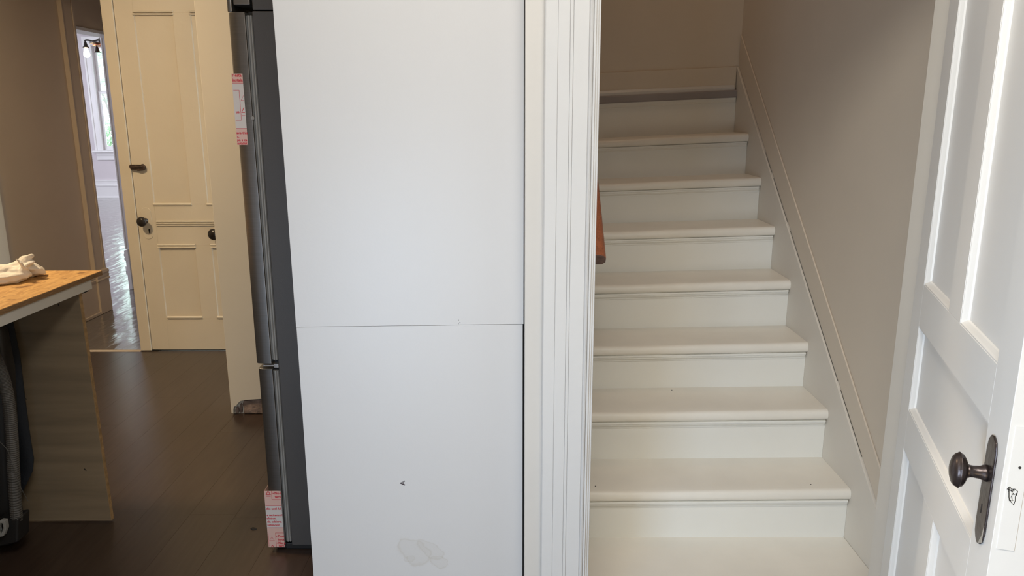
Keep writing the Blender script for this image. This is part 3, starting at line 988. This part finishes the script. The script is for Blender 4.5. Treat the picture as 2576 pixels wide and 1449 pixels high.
ud = door_slab('upper_door', 0.694, 1.797, -0.849, -0.797)
ld = door_slab('freezer_drawer', 0.030, 0.676, -0.845, -0.796)
for nm, z0, z1, dr_ in (('gasket', 0.706, 1.788, ud), ('gasket', 0.036, 0.668, ld)):
    bm = bmesh.new()
    ph = [(-0.797, FY0 + 0.004), (-0.7945, FY0 + 0.010), (-0.793, FY0 + 0.004), (-0.790, FY0 + 0.0005), (-0.786, FY0 + 0.0005), (-0.784, FY0 + 0.005), (-0.782, FY0 + 0.001), (-0.779, FY0 + 0.001), (-0.777, FY0 + 0.008), (-0.7765, FY0 + 0.03), (-0.797, FY0 + 0.03)]
    prism(bm, ph, lambda u, v, t: (u, v, t), z0, z1)
    obj(nm, bm, 'gasket', dr_)
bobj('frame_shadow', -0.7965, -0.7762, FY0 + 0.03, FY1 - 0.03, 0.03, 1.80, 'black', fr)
# hinge between the doors
bm = bmesh.new()
box(bm, -0.828, -0.779, FY0 + 0.004, FY0 + 0.05, 0.682, 0.6875)
box(bm, -0.792, -0.7765, FY0 + 0.002, FY0 + 0.05, 0.678, 0.692)
obj('centre_hinge', bm, 'worn_metal', fr, bevel=0.001)
bobj('hinge_cover', -0.832, -0.782, FY0 + 0.006, FY0 + 0.16, 1.818, 1.93, 'steel', fr, 0.003)
bm = bmesh.new()
box(bm, -0.851, -0.836, FY0 + 0.004, FY1, 1.797, 1.93)
obj('door_top_trim', bm, 'steel', fr, bevel=0.004)
bm = bmesh.new()
box(bm, -0.80, -0.70, FY0 + 0.01, FY0 + 0.06, 0.002, 0.024)
box(bm, -0.838, -0.78, FY0 + 0.012, FY0 + 0.05, 0.004, 0.022)
obj('front_foot', bm, 'black', fr, bevel=0.003)
bobj('rear_foot', -0.12, -0.06, FY0 + 0.02, FY0 + 0.06, 0.0, 0.022, 'black', fr, 0.003)
bobj('far_foot', -0.80, -0.72, FY1 - 0.1, FY1 - 0.04, 0.0, 0.022, 'black', fr, 0.003)
bm = bmesh.new()
lathe(bm, [(0.006, 0), (0.006, 0.0015), (0.004, 0.003)], Matrix.Translation((-0.7975, FY0 - 0.003, 1.488)) @ Matrix.Rotation(R(90), 4, 'X'), 14)
obj('door_plug', bm, 'gasket', ud)


def sticker(name, parent, label, x0, x1, z0, z1, pieces, lines, texts):
    """taped instruction label wrapped over the door edge; pieces: (z0, z1, material slot)"""
    y = FY0 - 0.0046
    bm = bmesh.new()
    for a, b_, mm in pieces:
        n0 = len(bm.faces)
        prism(bm, [(x0, a), (x1, a), (x1, b_), (x0, b_)], lambda u, v, t: (u, t, v), y - 0.0006, y)
        prism(bm, [(x0 - 0.0008, a), (x0, a), (x0, b_), (x0 - 0.0008, b_)], lambda u, v, t: (u, t, v), y - 0.0006, y + 0.05)
        bm.faces.ensure_lookup_table()
        for f in bm.faces[n0:]:
            f.material_index = mm
    bmesh.ops.remove_doubles(bm, verts=bm.verts[:], dist=1e-6)
    root = tag(obj(name, bm, 'label_white', parent), label)
    root.data.materials.append(M['label_pink'])
    bm = bmesh.new()
    for xa, za, xb, zb_, t_ in lines:
        L = math.hypot(xb - xa, zb_ - za)
        nx_, nz_ = -(zb_ - za) / L * t_ / 2, (xb - xa) / L * t_ / 2
        prism(bm, [(xa + nx_, za + nz_), (xb + nx_, zb_ + nz_), (xb - nx_, zb_ - nz_), (xa - nx_, za - nz_)], lambda u, v, t: (u, t, v), y - 0.0009, y - 0.0006)
    obj('ruled_lines', bm, 'ink_red', root)['kind'] = 'stuff'
    bm = None
    for s, x, z, size in texts:
        mt = Matrix.Translation((x, y - 0.0008, z)) @ Matrix.Rotation(R(90), 4, 'X')
        bm = text_bm(s, size, mt, bm)
    obj('lettering', bm, 'ink_red', root)['kind'] = 'stuff'


def tri_lines(cx, cz, s, t_):
    return [(cx - s / 2, cz, cx + s / 2, cz, t_), (cx - s / 2, cz, cx, cz + s * 0.86, t_), (cx + s / 2, cz, cx, cz + s * 0.86, t_),
            (cx, cz + s * 0.28, cx, cz + s * 0.6, t_), (cx, cz + s * 0.1, cx + 0.0001, cz + s * 0.16, t_)]


sticker('warning_sticker', fr, 'pink and white warning sticker on the upper door edge', -0.8497, -0.8170, 1.407, 1.620,
             [(1.407, 1.457, 1), (1.457, 1.592, 0), (1.592, 1.620, 1)],
             [(-0.8495, 1.592, -0.8170, 1.592, 0.0012), (-0.8495, 1.457, -0.8170, 1.457, 0.0012), (-0.8485, 1.571, -0.8310, 1.571, 0.0011),
              (-0.8310, 1.482, -0.8310, 1.571, 0.0011), (-0.8485, 1.482, -0.8310, 1.482, 0.0011)]
             + [(-0.8275, 1.541, -0.8185, 1.541, 0.0008), (-0.8275, 1.541, -0.8185, 1.556, 0.0008),
                (-0.8290, 1.505, -0.8185, 1.505, 0.0018), (-0.8290, 1.505, -0.8200, 1.520, 0.0018), (-0.8290, 1.496, -0.8185, 1.496, 0.001)],
             [('r esta', -0.8490, 1.611, 0.0125), ('instala', -0.8492, 1.597, 0.0125), ('ue', -0.8465, 1.503, 0.0115),
              ('ave this', -0.8495, 1.440, 0.0112), ('s.', -0.8485, 1.4285, 0.0112), ('pa s ca', -0.8492, 1.4185, 0.0112), ('nstallat', -0.8495, 1.4085, 0.0108)])
sticker('warning_sticker', fr, 'pink and white warning sticker on the lower drawer edge', -0.8555, -0.7995, 0.018, 0.234,
             [(0.018, 0.094, 1), (0.094, 0.178, 0), (0.178, 0.234, 1)],
             [(-0.8550, 0.178, -0.7995, 0.178, 0.0012), (-0.8550, 0.094, -0.7995, 0.094, 0.0012), (-0.8310, 0.202, -0.8310, 0.234, 0.0011), (-0.8310, 0.202, -0.7995, 0.202, 0.0011),
              (-0.8285, 0.019, -0.8285, 0.074, 0.0011), (-0.8285, 0.074, -0.7995, 0.074, 0.0011), (-0.8540, 0.022, -0.8540, 0.074, 0.0009), (-0.8500, 0.213, -0.8350, 0.213, 0.001)]
             + tri_lines(-0.8425, 0.044, 0.017, 0.0008) + tri_lines(-0.8425, 0.220, 0.016, 0.0022)[:3]
             + [(-0.8470, 0.0185, -0.8425, 0.027, 0.002), (-0.8380, 0.0185, -0.8425, 0.027, 0.002), (-0.8270, 0.2255, -0.8240, 0.2255, 0.003),
                (-0.8265, 0.061, -0.8235, 0.061, 0.003), (-0.8265, 0.034, -0.8235, 0.034, 0.003)],
             [('No t', -0.8210, 0.2215, 0.0125), ('tern', -0.8205, 0.2080, 0.0125), ('this until ful', -0.8540, 0.1630, 0.0108),
              ('e ceci avant l', -0.8540, 0.1390, 0.0104), ('allation.', -0.8550, 0.1265, 0.0108), ('ela cubierta', -0.8540, 0.1135, 0.0108), ('nstalacion', -0.8540, 0.1010, 0.0108),
              ('Don', -0.8210, 0.0570, 0.0125), ('insta', -0.8210, 0.0445, 0.0115), ('Ne p', -0.8210, 0.0305, 0.0125), ('tern', -0.8205, 0.0195, 0.0115)])

# ------------------------------------------------------------------ temporary worktop on a plywood support
tb = empty('worktop', (-1.9, 2.2, 0), 'temporary worktop of orange chipboard on a plywood end panel', 'worktop')
bobj('board', -2.60, -1.497, 1.45, 2.702, 0.927, 0.945, 'osb', tb, 0.0015)
tag(bobj('board_edge', -1.4972, -1.4958, 1.452, 2.700, 0.9285, 0.9435, 'board_edge', tb), 'darker layered edge')
bm = bmesh.new()
box(bm, -1.516, -1.502, 1.45, 2.635, 0.892, 0.927)
tag(obj('edge_strip', bm, 'laminate', tb, bevel=0.0015), 'pale grey edge strip')
bm = bmesh.new()
hexa(bm, [(-2.55, 2.580, 0.008), (-1.514, 2.580, 0.0065), (-1.514, 2.598, 0.0065), (-2.55, 2.598, 0.008),
          (-2.55, 2.580, 0.927), (-1.523, 2.580, 0.927), (-1.523, 2.598, 0.927), (-2.55, 2.598, 0.927)])
pp = obj('plywood_panel', bm, 'ply', tb)
bm = bmesh.new()
hexa(bm, [(-1.514, 2.5805, 0.0065), (-1.5125, 2.5805, 0.0065), (-1.5125, 2.5975, 0.0065), (-1.514, 2.5975, 0.0065),
          (-1.523, 2.5805, 0.925), (-1.5215, 2.5805, 0.925), (-1.5215, 2.5975, 0.925), (-1.523, 2.5975, 0.925)])
obj('ply_edge', bm, 'ply_edge', pp)
for x, z, l in ((-1.590, 0.215, 0.010), (-1.790, 0.497, 0.030), (-1.600, 0.845, 0.006)):
    bm = bmesh.new()
    prism(bm, [(x, z), (x + l, z - 0.004), (x + l * 0.6, z + 0.004), (x + l * 0.2, z + 0.006)], lambda u, v, t: (u, t, v), 2.5793, 2.581)
    obj('knot_split', bm, 'mark', pp)
bobj('back_rail', -2.60, -2.56, 1.5, 2.6, 0.0, 0.926, 'ply', tb)
bobj('dark_end_block', -1.545, -1.5175, 2.60, 2.638, 0.882, 0.926, 'navy', tb, 0.002)  # added navy block for the dark shadow and bluish shape at strip end

# ------------------------------------------------------------------ crumpled rag on the worktop
bm = bmesh.new()
ZT = 0.9455


def lobe(path, wid, hei, seed, n=22, fold=0.16):
    """a soft fold of the cloth: a closed tube of flattened, rippled section along path"""
    p = spline(path, 9)
    m = len(p)
    rings = []
    for i, c in enumerate(p):
        t = i / (m - 1)
        tg = (p[min(i + 1, m - 1)] - p[max(i - 1, 0)]).normalized()
        side = tg.cross(Vector((0, 0, 1)))
        side = side.normalized() if side.length > 1e-3 else Vector((1, 0, 0))
        upv = side.cross(tg).normalized()
        k = t * (len(wid) - 1)
        a_ = int(min(k, len(wid) - 2))
        f = k - a_
        wd = wid[a_] * (1 - f) + wid[a_ + 1] * f
        hh = hei[a_] * (1 - f) + hei[a_ + 1] * f
        ring = []
        for j_ in range(n):
            an = 2 * math.pi * j_ / n
            fo = 1 + fold * math.sin(3 * an + 5 * t + seed) + fold * 0.6 * math.sin(7 * an - 7 * t + seed)
            q = c + side * (wd * math.cos(an) * fo) + upv * (hh * math.sin(an) * fo)
            q.z = max(q.z, ZT + 0.0006)
            ring.append(q)
        rings.append(ring)
    loft(bm, rings)


V = lambda x, y, h: (x + 0.014, y, ZT + h)
lobe([V(-1.835, 2.46, 0.026), V(-1.775, 2.48, 0.031), V(-1.735, 2.51, 0.030), V(-1.700, 2.55, 0.016)], [0.012, 0.040, 0.042, 0.018], [0.006, 0.020, 0.026, 0.010], 0)
lobe([V(-1.810, 2.43, 0.008), V(-1.755, 2.45, 0.016), V(-1.705, 2.49, 0.018), V(-1.680, 2.53, 0.012)], [0.010, 0.030, 0.036, 0.014], [0.008, 0.015, 0.019, 0.010], 2)
lobe([V(-1.775, 2.54, 0.026), V(-1.730, 2.565, 0.034), V(-1.695, 2.59, 0.026), V(-1.676, 2.625, 0.010)], [0.020, 0.044, 0.040, 0.016], [0.016, 0.026, 0.026, 0.010], 4)
lobe([V(-1.735, 2.55, 0.028), V(-1.708, 2.555, 0.052), V(-1.680, 2.56, 0.074), V(-1.664, 2.562, 0.082)], [0.030, 0.025, 0.017, 0.009], [0.022, 0.016, 0.011, 0.007], 1, fold=0.12)
lobe([V(-1.720, 2.535, 0.030), V(-1.695, 2.540, 0.044), V(-1.668, 2.550, 0.058), V(-1.655, 2.556, 0.062)], [0.020, 0.017, 0.013, 0.006], [0.014, 0.010, 0.009, 0.005], 5, fold=0.12)
lobe([V(-1.672, 2.512, 0.026), V(-1.668, 2.508, 0.050), V(-1.675, 2.503, 0.070), V(-1.685, 2.498, 0.084)], [0.017, 0.015, 0.010, 0.003], [0.009, 0.007, 0.005, 0.003], 3, fold=0.08)
lobe([V(-1.740, 2.505, 0.026), V(-1.705, 2.515, 0.034), V(-1.672, 2.515, 0.030), V(-1.655, 2.515, 0.018)], [0.020, 0.026, 0.022, 0.010], [0.014, 0.016, 0.014, 0.008], 6)
rag = obj('cleaning_rag', bm, 'rag', smooth=True)
md = rag.modifiers.new('remesh', 'REMESH')
md.mode = 'VOXEL'
md.voxel_size = 0.0024
md.use_smooth_shade = True
sm = rag.modifiers.new('smooth', 'SMOOTH')
sm.factor = 0.5
sm.iterations = 4
for nm, sc_, st_ in (('folds', 0.030, 0.009), ('creases', 0.011, 0.0035)):
    tx = bpy.data.textures.new(nm, 'CLOUDS')
    tx.noise_scale = sc_
    dm = rag.modifiers.new(nm, 'DISPLACE')
    dm.texture = tx
    dm.strength = st_
    dm.mid_level = 0.5
    dm.texture_coords = 'GLOBAL'
tag(rag, 'crumpled white rag lying on the orange chipboard worktop', 'rag')
md = rag.modifiers.new('remesh', 'REMESH')
md.mode = 'VOXEL'
md.voxel_size = 0.0027
md.use_smooth_shade = True
sm = rag.modifiers.new('smooth', 'SMOOTH')
sm.factor = 0.5
sm.iterations = 5
tx = bpy.data.textures.new('folds', 'CLOUDS')
tx.noise_scale = 0.018
dm = rag.modifiers.new('folds', 'DISPLACE')
dm.texture = tx
dm.strength = 0.004
dm.mid_level = 0.5
dm.texture_coords = 'GLOBAL'

# ------------------------------------------------------------------ dark things under the worktop
vac = empty('vacuum_cleaner', (-1.80, 2.45, 0), 'black vacuum cleaner with ribbed grey hose in the shade under the worktop', 'vacuum cleaner')
bm = bmesh.new()
rings = []
for z, x0, x1, y0, y1 in ((0.07, -2.08, -1.745, 2.38, 2.47), (0.16, -2.10, -1.742, 2.37, 2.475), (0.42, -2.09, -1.716, 2.37, 2.475), (0.66, -2.06, -1.690, 2.38, 2.47), (0.80, -2.02, -1.690, 2.39, 2.46), (0.85, -1.98, -1.72, 2.40, 2.45)):
    ring = []
    for k in range(28):
        a = 2 * math.pi * k / 28
        cx, cy = (x0 + x1) / 2, (y0 + y1) / 2
        c, s_ = math.cos(a), math.sin(a)
        ring.append((cx + (x1 - x0) / 2 * math.copysign(abs(c) ** 0.5, c), cy + (y1 - y0) / 2 * math.copysign(abs(s_) ** 0.5, s_), z))
    rings.append(ring)
loft(bm, rings)
obj('body', bm, 'black', vac, smooth=True)
bm = bmesh.new()
hexa(bm, [(-2.05, 2.36, 0.0), (-1.790, 2.42, 0.0), (-1.775, 2.47, 0.0), (-2.05, 2.47, 0.0),
          (-2.05, 2.36, 0.10), (-1.745, 2.39, 0.10), (-1.745, 2.47, 0.10), (-2.05, 2.47, 0.10)])
obj('base', bm, 'black', vac, bevel=0.012)
hp = spline([(-1.83, 2.37, 0.862), (-1.76, 2.36, 0.825), (-1.700, 2.35, 0.762), (-1.672, 2.345, 0.690), (-1.662, 2.345, 0.600), (-1.668, 2.345, 0.470), (-1.684, 2.345, 0.320), (-1.700, 2.345, 0.145)], 40)
bm = bmesh.new()
tube(bm, hp, lambda i: 0.0190 if i % 2 else 0.0172, 14)
obj('hose', bm, 'hose', vac)
bm = bmesh.new()
hexa(bm, [(-1.775, 2.325, 0.050), (-1.696, 2.325, 0.070), (-1.696, 2.395, 0.070), (-1.775, 2.395, 0.050),
          (-1.765, 2.325, 0.150), (-1.680, 2.325, 0.162), (-1.680, 2.395, 0.162), (-1.765, 2.395, 0.150)])
obj('hose_port', bm, 'black', vac, bevel=0.008)
bm = bmesh.new()
tube(bm, [(-1.86, 2.29, 0.035), (-1.78, 2.295, 0.098), (-1.735, 2.30, 0.132)], lambda i: 0.024 - 0.003 * i, 14)
obj('handle_grip', bm, 'latch', vac, smooth=True)
bm = bmesh.new()
ring_o = [(-1.744, 0.106), (-1.722, 0.110), (-1.708, 0.138), (-1.708, 0.168), (-1.724, 0.170), (-1.745, 0.142)]
ring_i = [(-1.733, 0.120), (-1.726, 0.122), (-1.717, 0.141), (-1.717, 0.158), (-1.724, 0.159), (-1.734, 0.139)]
vo = [[bm.verts.new((x, y, z)) for x, z in rg] for rg, y in ((ring_o, 2.300), (ring_i, 2.300), (ring_i, 2.318), (ring_o, 2.318))]
for a in range(4):
    for i in range(6):
        bm.faces.new((vo[a][i], vo[a][(i + 1) % 6], vo[(a + 1) % 4][(i + 1) % 6], vo[(a + 1) % 4][i]))
obj('latch', bm, 'latch', vac, bevel=0.002)
bm = bmesh.new()
tube(bm, spline([(-1.695, 2.318, 0.448), (-1.680, 2.316, 0.432), (-1.668, 2.316, 0.405), (-1.655, 2.32, 0.30), (-1.640, 2.33, 0.225)], 5), 0.0010, 6)
obj('loose_thread', bm, 'hose', vac)
# navy cloth hanging from the worktop behind the hose
bm = bmesh.new()
prof = [(0.905, -1.775), (0.799, -1.724), (0.678, -1.715), (0.531, -1.716), (0.366, -1.715), (0.300, -1.713), (0.255, -1.722), (0.219, -1.742), (0.164, -1.775)]
rings = []
for z, xr in prof:
    ring = []
    for i in range(15):
        f = i / 14
        ring.append(Vector((-2.1 + (xr + 2.1) * f, 2.505 + 0.014 * math.sin(f * 17 + z * 3), z)))
    for i in range(14, -1, -1):
        q = ring[i].copy()
        q.y += 0.006
        ring.append(q)
    rings.append(ring)
loft(bm, rings)
cl = obj('dark_cloth', bm, 'navy', smooth=True)
tag(cl, 'dark navy cloth hanging under the worktop behind the grey hose', 'cloth')

# ------------------------------------------------------------------ open panelled door on the right
A = R(90 - 18.2)
d2 = empty('door_2', (0.752, 1.09, 0), 'open white panelled door with a dark bronze knob right of the stairs', 'door', rotz=A, kind='structure')
SX0, SX1 = -0.050, 0.745
frame_door(d2, SX0, SX1, 0.012, 2.035, 0.0, -0.050,
           [(0.050, 0.300, 0.24, 0.703), (0.395, 0.650, 0.24, 0.703), (0.050, 0.650, 0.803, 1.012), (0.050, 0.300, 1.112, 1.92), (0.395, 0.650, 1.112, 1.92)],
           'door_white', recess=0.0135, slope=0.011, rails=[(0.012, 0.24), (0.703, 0.803), (1.012, 1.112), (1.92, 2.035)],
           mullions=[(0.300, 0.395, 0.24, 0.703), (0.300, 0.395, 1.112, 1.92)])
# mortise lock plate painted over on the edge
bm = bmesh.new()
prism(bm, [(-0.031, 0.848), (-0.007, 0.848), (-0.007, 1.05), (-0.031, 1.05)], lambda u, v, t: (t, u, v), SX0 - 0.0012, SX0 + 0.0002)
fp = obj('lock_faceplate', bm, 'door_white', d2, bevel=0.0006, local=True)
bm = bmesh.new()
lathe(bm, [(0.0022, 0.0), (0.0018, 0.0004)], Matrix.Translation((SX0 - 0.0012, -0.0205, 0.985)) @ Matrix.Rotation(R(-90), 4, 'Y'), 12)
obj('screw_hole', bm, 'mark', fp, local=True)
bm = bmesh.new()
q = random.Random(4)


def scratch(pts, wd):
    for (ya, za), (yb_, zb__) in zip(pts, pts[1:]):
        L = math.hypot(yb_ - ya, zb__ - za)
        ny_, nz_ = -(zb__ - za) / L * wd / 2, (yb_ - ya) / L * wd / 2
        prism(bm, [(ya + ny_, za + nz_), (yb_ + ny_, zb__ + nz_), (yb_ - ny_, zb__ - nz_), (ya - ny_, za - nz_)], lambda u, v, t: (t, u, v), SX0 - 0.0016, SX0 - 0.001)


scratch([(-0.0085, 0.9480), (-0.0115, 0.9530), (-0.0140, 0.9490), (-0.0185, 0.9500), (-0.0225, 0.9470), (-0.0218, 0.9400)], 0.0008)
scratch([(-0.0105, 0.9520), (-0.0115, 0.9440), (-0.0125, 0.9360), (-0.0140, 0.9300)], 0.0012)
scratch([(-0.0215, 0.9440), (-0.0205, 0.9370), (-0.0212, 0.9310), (-0.0200, 0.9240)], 0.0008)
scratch([(-0.0138, 0.9302), (-0.0160, 0.9285), (-0.0180, 0.9262), (-0.0203, 0.9245)], 0.0006)
for i in range(9):
    y_, z_ = q.uniform(-0.0205, -0.0105), q.uniform(0.930, 0.951)
    scratch([(y_, z_), (y_ + q.uniform(-0.001, 0.001), z_ - q.uniform(0.001, 0.003))], q.uniform(0.0005, 0.0013))
scratch([(-0.0155, 0.9440), (-0.0160, 0.9380), (-0.0172, 0.9320), (-0.0170, 0.9285)], 0.0006)
scratch([(-0.0095, 0.9480), (-0.0140, 0.9470), (-0.0160, 0.9450)], 0.0016)
obj('chipped_latch_mark', bm, 'mark', fp, local=True)['kind'] = 'stuff'
# bronze plate and oval knob
bm = bmesh.new()
ring = [(-0.010, 0.822), (-0.002, 0.816), (0.010, 0.812), (0.020, 0.817), (0.027, 0.826), (0.0295, 0.842), (0.0290, 0.972), (0.025, 0.988), (0.015, 0.998), (0.003, 1.000), (-0.010, 0.994), (-0.0175, 0.978), (-0.0185, 0.842)]
ring = [(u, v + 0.009) for u, v in ring]
prism(bm, ring, lambda u, v, t: (u, t, v), 0.0, 0.0035)
kp = tag(obj('knob_plate', bm, 'bronze', d2, bevel=0.0018, local=True), 'long dark bronze backplate')
bm = bmesh.new()
prism(bm, [(-0.0165, 0.836), (-0.009, 0.8310), (-0.002, 0.8265), (-0.004, 0.833), (-0.0115, 0.845), (-0.0170, 0.866)], lambda u, v, t: (u, t, v), 0.0034, 0.0040)
obj('worn_edge', bm, 'worn_metal', kp, local=True)
KZ, KX = 0.943, 0.010
mk = Matrix.Translation((KX, 0.0, KZ)) @ Matrix.Rotation(R(-90), 4, 'X')
bm = bmesh.new()
lathe(bm, [(0.0135, 0.003), (0.0130, 0.008), (0.0105, 0.012), (0.0095, 0.022), (0.0100, 0.027), (0.0125, 0.032)], mk, 24)
sh = obj('knob_shank', bm, 'bronze', d2, smooth=True, local=True)
bm = bmesh.new()
kn = lambda a, h: 1 + 0.012 * math.cos(6 * a) + (0.015 if abs(math.sin(a)) > 0.985 else 0)
lathe(bm, [(0.0120, 0.0305), (0.0190, 0.0335), (0.0245, 0.0375), (0.0258, 0.0410), (0.0272, 0.0420), (0.0272, 0.0432), (0.0258, 0.0440), (0.0248, 0.0475), (0.0205, 0.0515), (0.012, 0.0545), (0.003, 0.0558)], mk, 48, wob=kn, scale=(0.86, 1.08))
tag(obj('door_knob', bm, 'bronze', d2, smooth=True, local=True), 'oval dark bronze knob with worn bright spots')
bm = bmesh.new()
box(bm, 0.0085, 0.0105, 0.0034, 0.0042, 0.874, 0.890)
obj('keyhole', bm, 'mark', kp, local=True)
for z in (0.17, 1.90):
    bm = bmesh.new()
    tube(bm, [(SX1 + 0.004, 0.004, z - 0.045), (SX1 + 0.004, 0.004, z + 0.045)], 0.006, 12)
    obj('hinge', bm, 'door_white', d2, local=True)

# ------------------------------------------------------------------ small things on the floors
bm = bmesh.new()
prism(bm, [(-0.972, 2.531), (-0.962, 2.523), (-0.948, 2.528), (-0.956, 2.535), (-0.966, 2.539)], lambda u, v, t: (u, v, t), 0.0, 0.003)
tag(obj('bark_chip', bm, 'mark'), 'tiny dark chip lying on the brown floor left of the refrigerator', 'debris')
bm = bmesh.new()
prism(bm, [(0, 0), (0.13, 0), (0.13, 0.006), (0, 0.045)], lambda u, v, t: (-3.80 + u, t, v), 7.28, 7.33)
tag(obj('door_wedge', bm, 'trim_far', bevel=0.002), 'small white wedge on the front room floor beside the doorway', 'wedge')
